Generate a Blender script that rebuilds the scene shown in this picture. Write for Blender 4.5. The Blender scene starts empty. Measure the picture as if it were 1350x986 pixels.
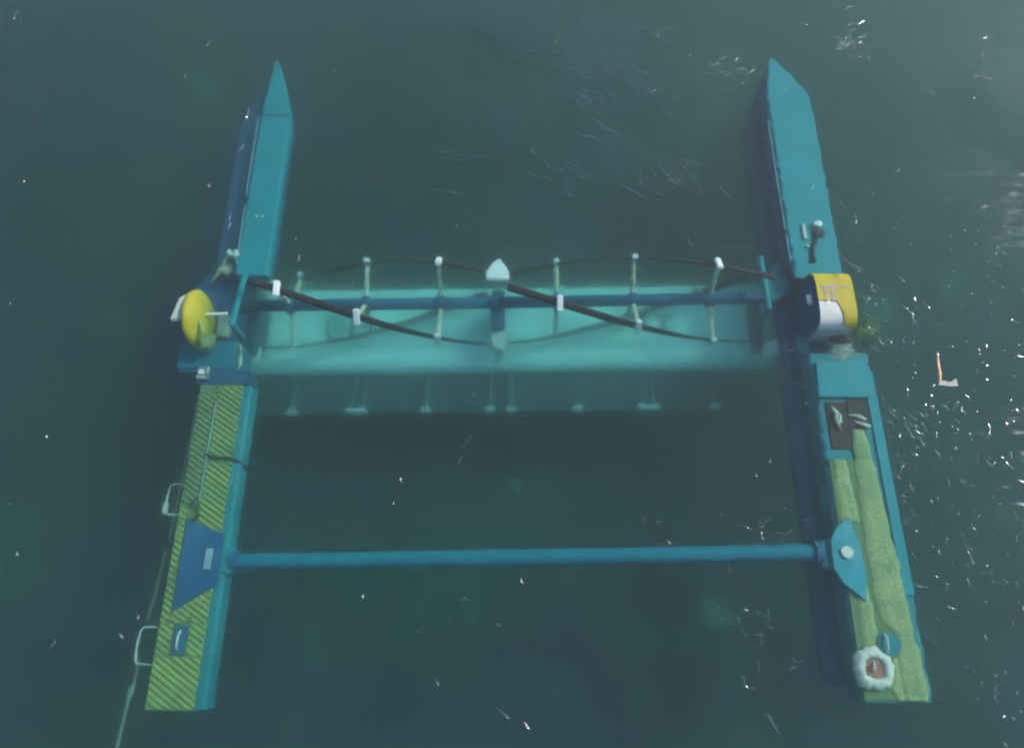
import bpy, bmesh, math, random
from mathutils import Vector, Matrix, noise
from math import radians, sin, cos, pi

# ------------------------------------------------------------------ camera, world, sun
sc = bpy.context.scene
COL = sc.collection
H, TH, PSI = 12.7, radians(69.6), radians(0.355)
cam_d = bpy.data.cameras.new("camera")
cam = bpy.data.objects.new("camera", cam_d)
COL.objects.link(cam)
cam_d.sensor_width = 36.0
cam_d.lens = 24.0
cam_d.clip_start = 0.1
cam_d.clip_end = 2000.0
cam.location = (0, 0, H)
cam.rotation_euler = (radians(90) - TH, 0, PSI)
cam_d.dof.use_dof = True
cam_d.dof.focus_distance = 13.2
cam_d.dof.aperture_fstop = 0.11
sc.camera = cam

SUN_AZ, SUN_EL = radians(62), radians(42)      # azimuth from +Y towards +X
world = bpy.data.worlds.new("World")
sc.world = world
world.use_nodes = True
wn = world.node_tree
bg = wn.nodes["Background"]
sky = wn.nodes.new("ShaderNodeTexSky")
sky.sky_type = 'NISHITA'
sky.sun_disc = False
sky.sun_elevation = SUN_EL
sky.sun_rotation = SUN_AZ
wn.links.new(sky.outputs[0], bg.inputs[0])
bg.inputs[1].default_value = 0.15
sun_d = bpy.data.lights.new("sun", 'SUN')
sun_d.energy = 5.0
sun_d.angle = radians(0.6)
sun_d.color = (1.0, 0.95, 0.88)
sun = bpy.data.objects.new("sun", sun_d)
COL.objects.link(sun)
to_sun = Vector((sin(SUN_AZ) * cos(SUN_EL), cos(SUN_AZ) * cos(SUN_EL), sin(SUN_EL)))
sun.rotation_euler = to_sun.to_track_quat('Z', 'Y').to_euler()
sun.location = (20, 10, 30)

sc.view_settings.view_transform = 'Standard'
sc.view_settings.look = 'None'
sc.view_settings.exposure = 0.18
sc.view_settings.gamma = 1.0
sc.render.engine = 'CYCLES'
cy = sc.cycles
cy.use_denoising = True
cy.max_bounces = 14
cy.volume_bounces = 8
cy.transparent_max_bounces = 12
cy.filter_width = 2.1
cy.caustics_reflective = False
cy.sample_clamp_indirect = 3.0

# ------------------------------------------------------------------ helpers
def mat(name, base, var=0.12, rough=0.5, scale=3.0, grime=None, gamt=0.0, gscale=1.6, metallic=0.0, bump=0.0):
    """Painted / overgrown surface: base colour with mottling and patches of growth."""
    m = bpy.data.materials.new(name)
    m.use_nodes = True
    nt = m.node_tree
    N, L = nt.nodes, nt.links
    b = N["Principled BSDF"]
    b.inputs["Roughness"].default_value = rough
    b.inputs["Metallic"].default_value = metallic
    b.inputs["Specular IOR Level"].default_value = 0.08      # under water paint hardly shines
    co = N.new("ShaderNodeTexCoord")
    n1 = N.new("ShaderNodeTexNoise")
    n1.inputs["Scale"].default_value = scale
    n1.inputs["Detail"].default_value = 6
    n1.inputs["Roughness"].default_value = 0.6
    L.new(co.outputs["Object"], n1.inputs["Vector"])
    r = N.new("ShaderNodeMapRange")
    r.inputs["From Min"].default_value = 0.3
    r.inputs["From Max"].default_value = 0.7
    r.inputs["To Min"].default_value = 1 - var
    r.inputs["To Max"].default_value = 1 + var
    L.new(n1.outputs["Fac"], r.inputs["Value"])
    mul = N.new("ShaderNodeVectorMath")
    mul.operation = 'SCALE'
    mul.inputs[0].default_value = base
    L.new(r.outputs[0], mul.inputs["Scale"])
    out = mul.outputs[0]
    if grime:
        n2 = N.new("ShaderNodeTexNoise")
        n2.inputs["Scale"].default_value = gscale
        n2.inputs["Detail"].default_value = 8
        n2.inputs["Roughness"].default_value = 0.65
        L.new(co.outputs["Object"], n2.inputs["Vector"])
        r2 = N.new("ShaderNodeMapRange")
        r2.inputs["From Min"].default_value = 0.45
        r2.inputs["From Max"].default_value = 0.68
        r2.inputs["To Min"].default_value = 0
        r2.inputs["To Max"].default_value = gamt
        L.new(n2.outputs["Fac"], r2.inputs["Value"])
        mx = N.new("ShaderNodeMix")
        mx.data_type = 'RGBA'
        L.new(r2.outputs[0], mx.inputs[0])
        L.new(out, mx.inputs[6])
        mx.inputs[7].default_value = (*grime, 1)
        out = mx.outputs[2]
    L.new(out, b.inputs["Base Color"])
    if bump:
        bp = N.new("ShaderNodeBump")
        bp.inputs["Strength"].default_value = bump
        bp.inputs["Distance"].default_value = 0.02
        L.new(n1.outputs["Fac"], bp.inputs["Height"])
        L.new(bp.outputs[0], b.inputs["Normal"])
    return m

TEAL = (0.008, 0.155, 0.185)
BLUE = (0.012, 0.085, 0.165)
M = {
    'teal': mat('teal_paint', TEAL, 0.10, 0.45, 1.2, (0.05, 0.24, 0.22), 0.45, 1.1),
    'teal2': mat('bright_teal_paint', (0.006, 0.195, 0.232), 0.10, 0.45, 1.0, (0.02, 0.165, 0.16), 0.3, 1.5),
    'blue': mat('blue_paint', BLUE, 0.12, 0.45, 1.5, (0.04, 0.15, 0.18), 0.4),
    'dblue': mat('dark_blue_paint', (0.02, 0.075, 0.13), 0.15, 0.5, 2.0),
    'white': mat('white_paint', (0.70, 0.87, 0.80), 0.07, 0.5, 0.8, (0.40, 0.66, 0.48), 0.5, 0.6),
    'cream': mat('weathered_white_paint', (0.42, 0.48, 0.42), 0.15, 0.6, 2.0, (0.3, 0.4, 0.25), 0.5),
    'clean': mat('clean_white_plastic', (0.66, 0.68, 0.66), 0.06, 0.4, 5.0),
    'grey': mat('grey_primer', (0.34, 0.37, 0.36), 0.12, 0.6, 3.0, (0.16, 0.16, 0.14), 0.5, 2.5),
    'yellow': mat('yellow_paint', (0.33, 0.29, 0.03), 0.16, 0.45, 2.5, (0.35, 0.33, 0.04), 0.55, 3.0),
    'blade': mat('dark_composite', (0.022, 0.022, 0.026), 0.2, 0.5, 3.0, (0.045, 0.06, 0.04), 0.4),
    'arm': mat('algae_covered_arm', (0.50, 0.52, 0.36), 0.25, 0.8, 9.0, (0.22, 0.28, 0.14), 0.6, 6.0),
    'slat': mat('yellow_green_slat', (0.215, 0.31, 0.095), 0.22, 0.7, 5.0, (0.10, 0.20, 0.10), 0.85, 1.3),
    'mat': mat('worn_lime_deck', (0.235, 0.30, 0.135), 0.35, 0.8, 16.0, (0.10, 0.21, 0.11), 0.85, 3.2, bump=1.0),
    'under': mat('deck_under_slats', (0.09, 0.165, 0.08), 0.15, 0.8, 3.0),
    'brown': mat('dark_brown', (0.045, 0.035, 0.035), 0.3, 0.9, 5.0, (0.05, 0.07, 0.05), 0.5),
    'rust': mat('rusty_red_brown', (0.26, 0.12, 0.09), 0.35, 0.8, 7.0, (0.16, 0.15, 0.12), 0.7, 5.0),
    'mark': mat('faded_print', (0.05, 0.17, 0.18), 0.1, 0.6, 6.0),
    'mark2': mat('grey_print', (0.28, 0.27, 0.20), 0.15, 0.6, 8.0),
    'rope': mat('weedy_rope', (0.30, 0.33, 0.20), 0.3, 0.9, 8.0),
    'cable': mat('black_cable', (0.035, 0.035, 0.04), 0.1, 0.6, 5.0),
    'algae': mat('green_algae', (0.08, 0.16, 0.06), 0.3, 0.9, 6.0),
    'rock': mat('pale_river_rock', (0.34, 0.36, 0.30), 0.2, 0.9, 3.0, (0.12, 0.16, 0.10), 0.6, 2.0, bump=0.5),
    'pebble': mat('river_gravel', (0.26, 0.20, 0.17), 0.8, 0.9, 0.8),
    'coam': mat('light_teal_trim', (0.16, 0.30, 0.32), 0.3, 0.6, 5.0),
    'tubeblue': mat('mid_blue_tube_paint', (0.005, 0.135, 0.185), 0.14, 0.5, 3.0),
    'greydark': mat('dark_grey_casing', (0.13, 0.15, 0.16), 0.15, 0.6, 3.0),
    'lowhull': mat('blue_hull_bottom', (0.010, 0.10, 0.15), 0.25, 0.7, 2.0),
    'wood': mat('orange_bark', (0.75, 0.38, 0.20), 0.3, 0.6, 14.0, (0.75, 0.70, 0.62), 0.8, 8.0),
}

def put(name, bm, m, parent=None, smooth=False):
    me = bpy.data.meshes.new(name)
    bmesh.ops.recalc_face_normals(bm, faces=bm.faces[:])
    if smooth:
        for f in bm.faces:
            f.smooth = True
    if parent is not None:
        off = Vector((0, 0, 0))
        p = parent
        while p is not None:
            off += Vector(p.location)
            p = p.parent
        bm.transform(Matrix.Translation(-off))
    bm.to_mesh(me)
    bm.free()
    me.materials.append(m)
    o = bpy.data.objects.new(name, me)
    COL.objects.link(o)
    if parent is not None:
        o.parent = parent
    return o

def thing(name, loc, label, cat, group=None):
    o = bpy.data.objects.new(name, None)
    o.empty_display_size = 0.2
    COL.objects.link(o)
    o.location = loc
    o['label'] = label
    o['category'] = cat
    if group:
        o['group'] = group
    return o

def tag(o, label=None, cat=None, group=None, kind=None):
    for k, v in (('label', label), ('category', cat), ('group', group), ('kind', kind)):
        if v:
            o[k] = v
    return o

def box(x0, x1, y0, y1, z0, z1, bev=0.02, bm=None):
    b = bmesh.new()
    bmesh.ops.create_cube(b, size=1.0)
    b.transform(Matrix.Translation(((x0 + x1) / 2, (y0 + y1) / 2, (z0 + z1) / 2)) @ Matrix.Diagonal((x1 - x0, y1 - y0, z1 - z0, 1)))
    if bev:
        bmesh.ops.bevel(b, geom=b.edges[:], offset=bev, segments=2, affect='EDGES')
    return join(bm, b)

def join(bm, b):
    if bm is None:
        return b
    me = bpy.data.meshes.new("tmp")
    b.to_mesh(me)
    bm.from_mesh(me)
    bpy.data.meshes.remove(me)
    b.free()
    return bm

def prism(pts, z0, z1, bev=0.015, bm=None):
    b = bmesh.new()
    lo = [b.verts.new((x, y, z0)) for x, y in pts]
    hi = [b.verts.new((x, y, z1)) for x, y in pts]
    b.faces.new(hi)
    b.faces.new(lo[::-1])
    n = len(pts)
    for i in range(n):
        b.faces.new((lo[i], lo[(i + 1) % n], hi[(i + 1) % n], hi[i]))
    if bev:
        bmesh.ops.bevel(b, geom=b.edges[:], offset=bev, segments=2, affect='EDGES')
    return join(bm, b)

def tube(pts, r, seg=10, bm=None, close=False, rr=None):
    """A tube through points; rr: a radius per point."""
    b = bmesh.new()
    pts = [Vector(p) for p in pts]
    n = len(pts)
    rings = []
    prev = None
    for i, p in enumerate(pts):
        if close:
            t = pts[(i + 1) % n] - pts[i - 1]
        else:
            t = pts[min(i + 1, n - 1)] - pts[max(i - 1, 0)]
        t.normalize()
        if prev is None:
            a = Vector((0, 0, 1)) if abs(t.z) < 0.9 else Vector((1, 0, 0))
            u = t.cross(a).normalized()
        else:
            u = (prev - t * prev.dot(t)).normalized()
        prev = u
        v = t.cross(u)
        rad = rr[i] if rr else r
        rings.append([b.verts.new(p + (u * cos(2 * pi * k / seg) + v * sin(2 * pi * k / seg)) * rad) for k in range(seg)])
    m = n if close else n - 1
    for i in range(m):
        a, c = rings[i], rings[(i + 1) % n]
        for k in range(seg):
            b.faces.new((a[k], a[(k + 1) % seg], c[(k + 1) % seg], c[k]))
    if not close:
        b.faces.new(rings[0][::-1])
        b.faces.new(rings[-1])
    return join(bm, b)

def sweep(sections, bm=None, cap=True):
    """Loft closed sections (lists of equal length)."""
    b = bmesh.new()
    R = [[b.verts.new(p) for p in s] for s in sections]
    n = len(R[0])
    for i in range(len(R) - 1):
        for k in range(n):
            b.faces.new((R[i][k], R[i][(k + 1) % n], R[i + 1][(k + 1) % n], R[i + 1][k]))
    if cap:
        b.faces.new(R[0][::-1])
        b.faces.new(R[-1])
    return join(bm, b)

def noisy(o_bm, amp, freq, seed=0.0):
    for v in o_bm.verts:
        v.co += Vector(noise.noise_vector(v.co * freq + Vector((seed, seed, seed)))) * amp
    return o_bm

def ragged(b, amp, f=7.0):  # mesh wobble stands in for refraction at the rippled surface
    """Ripple refraction put into the shape, making long edges uneven."""
    for v in b.verts:
        v.co.x += amp * (noise.noise(v.co * f) + 0.8 * noise.noise(v.co * f * 2.7 + Vector((3, 1, 7))))
        v.co.y += amp * (noise.noise(v.co * f + Vector((9, 2, 5))) + 0.8 * noise.noise(v.co * f * 2.7))
    return b

# ------------------------------------------------------------------ river: water, bed
BED = -4.3
WL = 0.40      # water level
wbm = box(-150, 150, -120, 180, -9.0, WL, 0)
wm = bpy.data.materials.new('river_water')
wm.use_nodes = True
nt = wm.node_tree
nt.nodes.remove(nt.nodes["Principled BSDF"])
SC_D, SC_C, SC_G = 0.030, (0.95, 0.70, 0.80), 0.6
AB = (0.235, 0.020, 0.033)
FS_D, FS_G = 0.72, 0.968
vs = nt.nodes.new("ShaderNodeVolumeScatter")
vs.inputs["Color"].default_value = (*SC_C, 1)
vs.inputs["Density"].default_value = SC_D
vs.inputs["Anisotropy"].default_value = SC_G
va = nt.nodes.new("ShaderNodeVolumeAbsorption")
DM = 0.5
va.inputs["Color"].default_value = (1 - AB[0] / DM, 1 - AB[1] / DM, 1 - AB[2] / DM, 1)
va.inputs["Density"].default_value = DM
ad = nt.nodes.new("ShaderNodeAddShader")
nt.links.new(vs.outputs[0], ad.inputs[0])
nt.links.new(va.outputs[0], ad.inputs[1])
vf = nt.nodes.new("ShaderNodeVolumeScatter")
vf.inputs["Color"].default_value = (1, 1, 1, 1)
vf.inputs["Density"].default_value = FS_D
vf.inputs["Anisotropy"].default_value = FS_G
ad2 = nt.nodes.new("ShaderNodeAddShader")
nt.links.new(ad.outputs[0], ad2.inputs[0])
nt.links.new(vf.outputs[0], ad2.inputs[1])
nt.links.new(ad2.outputs[0], nt.nodes["Material Output"].inputs["Volume"])
water = put('water', wbm, wm)
tag(water, 'murky blue green river water over the submerged turbine', None, None, 'structure')

# river bed: gently uneven, large enough to pass under the whole water body
bb = bmesh.new()
NX = 190
def gx(i, n, fine, far):
    t = (i / (n - 1)) * 2 - 1
    return math.copysign(fine * abs(t) + (far - fine) * abs(t) ** 6, t)
vs_ = []
for j in range(NX):
    row = []
    for i in range(NX):
        x, y = gx(i, NX, 18, 160), 7 + gx(j, NX, 18, 160)
        z = BED + 0.35 * noise.noise(Vector((x * 0.16, y * 0.16, 0.3))) + 0.12 * noise.noise(Vector((x * 0.7, y * 0.7, 4.3))) + 0.05 * noise.noise(Vector((x * 2.3, y * 2.3, 9.3)))
        row.append(bb.verts.new((x, y, z)))
    vs_.append(row)
for j in range(NX - 1):
    for i in range(NX - 1):
        bb.faces.new((vs_[j][i], vs_[j][i + 1], vs_[j + 1][i + 1], vs_[j + 1][i]))
bedm = mat('river_bed_gravel', (0.30, 0.085, 0.12), 0.6, 0.95, 0.9, (0.10, 0.118, 0.075), 0.95, 0.22, bump=0.8)
put('river_bed', bb, bedm, smooth=True)['kind'] = 'structure'

random.seed(5)
def stone_bm(x, y, z, r, sq, seed, sub=2, bm=None):
    b = bmesh.new()
    bmesh.ops.create_icosphere(b, subdivisions=sub, radius=1.0)
    for v in b.verts:
        v.co *= 1 + 0.35 * noise.noise(v.co * 1.3 + Vector((seed, 0, 0)))
    b.transform(Matrix.Translation((x, y, z)) @ Matrix.Rotation(seed * 3.1, 4, 'Z') @ Matrix.Diagonal((r, r * 0.72, r * sq, 1)))
    return join(bm, b)

verts, faces = [], []
ico = bmesh.new()
bmesh.ops.create_icosphere(ico, subdivisions=1, radius=1.0)
ico.verts.ensure_lookup_table()
iv = [v.co.copy() for v in ico.verts]
ifc = [[v.index for v in f.verts] for f in ico.faces]
ico.free()
for k in range(2600):
    x, y = random.uniform(-17, 17), random.uniform(-4, 24)
    r = random.choice((0.06, 0.08, 0.1, 0.14, 0.2)) * random.uniform(0.7, 1.3)
    z = BED + 0.35 * noise.noise(Vector((x * 0.16, y * 0.16, 0.3))) + 0.12 * noise.noise(Vector((x * 0.7, y * 0.7, 4.3)))
    a = random.uniform(0, 6.28)
    s0 = len(verts)
    for c in iv:
        q = 1 + 0.3 * noise.noise(c * 1.5 + Vector((k, 0, 0)))
        cx, cy_ = c.x * r * q, c.y * r * 0.75 * q
        verts.append((x + cx * cos(a) - cy_ * sin(a), y + cx * sin(a) + cy_ * cos(a), z + c.z * r * 0.55 * q))
    faces += [[s0 + i for i in f] for f in ifc]
me = bpy.data.meshes.new('gravel')
me.from_pydata(verts, [], faces)
me.materials.append(M['pebble'])
g = bpy.data.objects.new('gravel', me)
COL.objects.link(g)
g['kind'] = 'stuff'
g['label'] = 'loose cobbles and gravel lying on the dark river bed'
g['category'] = 'gravel'

ROCKS = [(-10.91, 7.73, .42, 'pale rounded rock on the river bed left of the yellow drum'),
         (-10.54, 12.17, .34, 'pale rock on the river bed left of the left pontoon bow'),
         (-9.64, 15.43, .50, 'broad pale rock on the river bed up and left of the left bow'),
         (-10.25, 6.28, .22, 'small pale rock on the river bed left of the blue housing'),
         (4.61, 0.28, .50, 'greenish rounded rock below the right half of the cross tube'),
         (3.90, 1.20, .26, 'small rock just under the right half of the cross tube'),
         (-5.13, 4.18, .26, 'dim rock between the pontoons near the left deck'),
         (0.04, 3.26, .24, 'dim rock between the pontoons near the middle of the gap'),
         (9.59, 7.81, .62, 'wide flat pale slab put in for a sky reflection right of the right drum'),  # slab added in place of sky mirrored by a wavelet
         (11.82, 8.74, .50, 'green tinted rock far right of the right drum')]
for x, y, r, lab in ROCKS:
    z = BED + 0.35 * noise.noise(Vector((x * 0.16, y * 0.16, 0.3))) + r * 0.35
    tag(put('rock', stone_bm(x, y, z, r, 0.7, x + y, 3), M['rock'], smooth=True), lab, 'rock', 'rocks on the river bed')

# ------------------------------------------------------------------ pontoons
def hull_bm(xi, xo, ztop, zbot, y0, y1, tipx, tipy, ch, rnd=0.09, rag=0.012):
    """Hull of rectangular section with eased edges and a wedge bow. xi: inner edge, xo: outer edge, ch: how far the outer shoulder drops."""
    def sec(y, a, b, zt, zb, s=1.0):
        c = rnd * s
        sg = 1 if b > a else -1
        return [(a + sg * c * .3, y, zb + c), (a, y, zb + c * 2), (a, y, zt - c), (a + sg * c * .3, y, zt - c * .3), (a + sg * c, y, zt),
                (b - sg * c, y, zt), (b - sg * c * .3, y, zt - c * .3), (b, y, zt - c), (b, y, zb + c * 2), (b - sg * c * .3, y, zb + c)]
    S = []
    n = 120
    for k in range(n + 1):
        y = y0 + (y1 - y0) * k / n
        S.append(sec(y, xi, xo, ztop, zbot))
    for k in range(1, 9):
        t = k / 8.0
        e = (1 - t) ** 0.8 if k < 8 else 0.03
        y = y1 + (tipy - y1) * t
        a = tipx + (xi - tipx) * e
        b = tipx + (xo - tipx) * e
        S.append(sec(y, a, b, ztop - 0.10 * t * t, zbot + (ztop - zbot) * 0.35 * t, max(e, 0.05)))
    return ragged(sweep(S), rag)

def clip_slat(c, w, ang, poly):
    """A straight slat of width w through c at angle ang, clipped by a convex polygon."""
    d = Vector((cos(ang), sin(ang)))
    nrm = Vector((-d.y, d.x))
    pts = [c + d * 5 + nrm * w / 2, c - d * 5 + nrm * w / 2, c - d * 5 - nrm * w / 2, c + d * 5 - nrm * w / 2]
    n = len(poly)
    for i in range(n):
        p, q = Vector(poly[i]), Vector(poly[(i + 1) % n])
        e = q - p
        inn = Vector((-e.y, e.x))
        out = []
        for k in range(len(pts)):
            a, b = pts[k], pts[(k + 1) % len(pts)]
            da, db = (a - p).dot(inn), (b - p).dot(inn)
            if da >= 0:
                out.append(a)
            if da * db < 0:
                out.append(a + (b - a) * (da / (da - db)))
        pts = out
        if len(pts) < 3:
            return None
    return pts

def area(p):
    return abs(sum(p[i].x * p[(i + 1) % len(p)].y - p[(i + 1) % len(p)].x * p[i].y for i in range(len(p)))) / 2

# ---- left pontoon
LP = thing('pontoon', (-5.9, 6.0, -1.3), 'left teal pontoon with diagonal yellow green deck slats and pointed bow', 'pontoon', 'pontoons carrying the turbine')
ZL = -0.45
put('fore_hull', hull_bm(-5.38, -6.72, ZL - 0.34, -1.05, 7.3, 11.4, -6.0, 13.15, 0.3, 0.07), M['dblue'], LP)
put('fore_deck', hull_bm(-5.36, -6.08, ZL, ZL - 0.34 + 0.004, 7.15, 11.4, -5.95, 13.25, 0.0, 0.05), M['teal2'], LP)
# narrow light coaming along the outer edge of the deck, in pieces
tp = [(-6.14, 11.4, ZL - .02), (-6.13, 10.3, ZL - .02), (-6.12, 9.2, ZL - .02)]
put('coaming', tube(tp, 0.016, 6), M['coam'], LP)
put('coaming', tube([(-6.11, 8.9, ZL - .02), (-6.08, 7.4, ZL - .02)], 0.016, 6), M['coam'], LP)
put('deck_seam', box(-6.05, -5.38, 11.42, 11.47, ZL - .01, ZL + .012, 0.004), M['dblue'], LP)
for x in (-5.80, -5.66):
    put('deck_bolt', tube([(x, 8.62, ZL), (x, 8.62, ZL + .03)], 0.025, 8), M['clean'], LP)
# aft hull
put('aft_hull', hull_bm(-5.34, -6.42, ZL - 0.03, -0.95, 4.60, -1.36, -5.88, -1.40, 0.0, 0.06), M['teal'], LP)
deck_poly = [(-6.38, -1.38), (-5.52, -1.38), (-5.52, 4.62), (-6.38, 4.62)]
put('deck_sheet', prism(deck_poly, ZL - 0.02, ZL, 0.004), M['under'], LP)
wedge = [(-6.18, 0.25), (-5.44, 0.72), (-5.44, 1.62), (-6.18, 1.92)]
def outside(p, ex):
    return not any(e[0] < p.x < e[1] and e[2] < p.y < e[3] for e in ex)
PITCH = 0.094
ANG = radians(-33)
regions = [
    ([(-5.98, 1.80), (-5.50, 1.55), (-5.50, 3.02), (-5.98, 3.02)], ANG, 'slat'),
    ([(-5.98, 3.12), (-5.50, 3.12), (-5.50, 4.58), (-5.98, 4.58)], ANG, 'slat'),
    ([(-6.36, 0.95), (-6.22, 0.95), (-6.22, 2.15), (-6.36, 2.15)], ANG, 'slat'),
    ([(-6.36, 0.05), (-6.20, 0.05), (-6.20, 0.93), (-6.36, 0.93)], ANG, 'slat'),
    ([(-6.18, 0.05), (-5.96, 0.05), (-5.50, 0.50), (-5.50, 0.66), (-6.18, 0.22)], ANG, 'slat'),
    ([(-6.36, -0.50), (-6.12, -0.50), (-6.12, 0.03), (-6.36, 0.03)], ANG, 'slat'),
    ([(-5.80, -0.50), (-5.52, -0.50), (-5.52, 0.03), (-5.80, 0.03)], ANG, 'slat'),
    ([(-6.10, -0.50), (-5.82, -0.50), (-5.82, 0.03), (-6.10, 0.03)], None, None),
    ([(-5.80, 0.03), (-5.52, 0.03), (-5.52, 0.46), (-5.80, 0.20)], ANG, 'slat'),
    ([(-6.36, -1.36), (-5.52, -1.36), (-5.52, -0.52), (-6.36, -0.52)], ANG, 'slat'),
    ([(-6.36, 2.20), (-6.02, 2.20), (-6.02, 4.40), (-6.36, 4.40)], ANG, 'slat2'),
]
M['slat2'] = mat('dim_green_slat', (0.14, 0.22, 0.10), 0.2, 0.8, 4.0, (0.08, 0.15, 0.09), 0.8, 1.2)  # darker, greener tone than the inner slats
for poly, ang, mk in regions:
    if ang is None:
        continue
    cx = sum(p[0] for p in poly) / len(poly)
    ys = [p[1] for p in poly]
    y = min(ys) - 1.0
    while y < max(ys) + 1.0:
        p = clip_slat(Vector((cx, y)), 0.054, ang, poly)
        y += PITCH / cos(ang)
        if p is None or area(p) < 0.0025:
            continue
        put('slat', prism([(q.x, q.y) for q in p], ZL + 0.001, ZL + 0.022 + random.uniform(0, .006), 0), M[mk], LP)
put('brace_plate', prism(wedge, ZL + 0.002, ZL + 0.05, 0.01), M['blue'], LP)
put('joint_plate', box(-5.72, -5.58, 0.98, 1.36, ZL + 0.052, ZL + 0.09, 0.01), M['coam'], LP)
put('tube_socket', box(-5.50, -5.22, 0.90, 1.40, ZL - 0.34, ZL + 0.0, 0.04), M['teal'], LP)
pl = put('cleat_plate', box(-6.08, -5.84, -0.48, 0.0, ZL + 0.004, ZL + 0.03, 0.005), M['blue'], LP)
put('cleat', tube([(-5.97, -.40, ZL + .03), (-5.97, -.34, ZL + .10), (-5.96, -.15, ZL + .10), (-5.96, -.08, ZL + .03)], 0.022, 8), M['cream'], pl)
put('deck_rail', tube([(-5.99, 4.25, ZL + .05), (-6.0, 3.6, ZL + .055), (-6.0, 2.9, ZL + .05), (-6.01, 2.25, ZL + .05)], 0.013, 6), M['coam'], LP)
put('deck_cable', tube([(-6.02, 3.16, ZL + .06), (-5.8, 3.08, ZL + .06), (-5.55, 3.07, ZL + .06), (-5.40, 3.05, ZL + .03), (-5.32, 2.98, ZL - .15), (-5.31, 2.9, ZL - .5)], 0.022, 6), M['cable'], LP)
put('deck_cable', tube([(-6.05, 2.30, ZL + .05), (-6.12, 2.2, ZL + .09), (-6.0, 2.12, ZL + .06), (-5.95, 1.95, ZL + .09), (-6.08, 1.85, ZL + .06)], 0.02, 6), M['cable'], LP)
# outer side handles, white loops standing off the hull
def loop(xc, y0, y1, x1, z, r, m, parent, nm='side_handle'):
    pts = [(x1, y0, z), (xc + .05, y0, z + .02), (xc, y0 + .06, z + .02), (xc - .01, (y0 + y1) / 2, z + .03), (xc, y1 - .06, z + .02), (xc + .05, y1, z + .02), (x1, y1, z)]
    return put(nm, noisy(tube(pts, r * .55, 8), .03, 9), m, parent)
loop(-6.76, -0.66, -0.02, -6.44, -0.6, 0.035, M['cream'], LP)
loop(-6.72, 2.02, 2.60, -6.44, -0.62, 0.03, M['cream'], LP)
put('handle_knob', box(-6.77, -6.67, 2.02, 2.24, -0.62, -0.55, 0.02), M['cream'], LP)
# pipe fixed along the outer side
put('side_pipe', tube([(-6.62, 4.62, -.95), (-6.64, 3.6, -.97), (-6.68, 2.5, -.98), (-6.74, 1.6, -1.0)], 0.035, 8), M['rope'], LP)
put('side_pipe', tube([(-6.76, 1.4, -1.0), (-6.82, 0.6, -1.0), (-6.88, 0.1, -1.0)], 0.035, 8), M['rope'], LP)
tr = thing('rope', (-6.95, -0.9, -1.0), 'weedy rope trailing aft off the lower left pontoon corner', 'rope')
put('strand', tube([(-6.90, -0.62, -1.0), (-6.92, -0.9, -1.02), (-6.98, -1.15, -1.03), (-7.0, -1.4, -1.05), (-7.05, -1.7, -1.1), (-7.12, -2.1, -1.2), (-7.15, -2.6, -1.4)], 0.03, 8), M['rope'], tr)
put('frayed_end', noisy(tube([(-6.90, -1.0, -1.0), (-6.96, -1.12, -1.0), (-6.99, -1.3, -1.03)], 0.05, 8, rr=[.03, .055, .03]), 0.02, 9), M['cream'], tr)
# box frame with lamp on the deck by the generator bay
lamp = put('sensor_frame', box(-6.50, -6.26, 4.72, 5.0, -0.49, -0.44, 0.01), M['greydark'], LP)
put('sensor_lens', tube([(-6.40, 4.88, -.44), (-6.40, 4.88, -.38)], 0.055, 12), M['clean'], lamp)
put('sensor_plate', box(-6.50, -6.32, 4.76, 4.80, -.44, -.41, 0.005), M['cream'], lamp)
put('sensor_plate', box(-6.30, -6.26, 4.86, 5.0, -.44, -.41, 0.005), M['cream'], lamp)

# generator bay platform of the left pontoon
put('bay_deck', prism([(-7.22, 5.12), (-5.92, 5.08), (-5.94, 6.2), (-5.9, 7.32), (-6.15, 7.32), (-6.5, 8.0), (-6.62, 7.8), (-7.25, 6.98)], -1.12, -0.98, 0.02), M['blue'], LP)
put('bay_housing', box(-7.10, -5.84, 5.00, 5.72, -1.5, -0.66, 0.06), M['tubeblue'], LP)
put('bay_link', box(-6.50, -5.50, 4.62, 5.00, -1.2, -0.50, 0.03), M['dblue'], LP)
put('bay_panel', box(-6.42, -6.18, 5.84, 6.34, -0.97, -0.78, 0.02), M['cream'], LP)

# equipment on the fore deck edge
eq = thing('hose_coupling', (-6.3, 7.6, -.45), 'pale hose couplings beside the left deck ahead of the yellow drum', 'coupling')
put('coupling', noisy(tube([(-6.36, 7.72, -.62), (-6.27, 7.74, -.50)], 0.07, 10), 0.02, 8), M['cream'], eq)
put('coupling', noisy(tube([(-6.12, 7.70, -.42), (-6.06, 7.55, -.38)], 0.06, 10), 0.02, 8), M['cream'], eq)
put('hose', noisy(tube([(-6.36, 7.72, -.6), (-6.45, 7.5, -.65), (-6.6, 7.3, -.75), (-6.72, 7.18, -.85)], 0.04, 8), 0.02, 6), M['rope'], eq)
put('algae_clump', noisy(stone_bm(-6.40, 7.42, -.72, .17, .6, 2.0, 3), 0.05, 9), M['arm'], eq)

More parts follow.
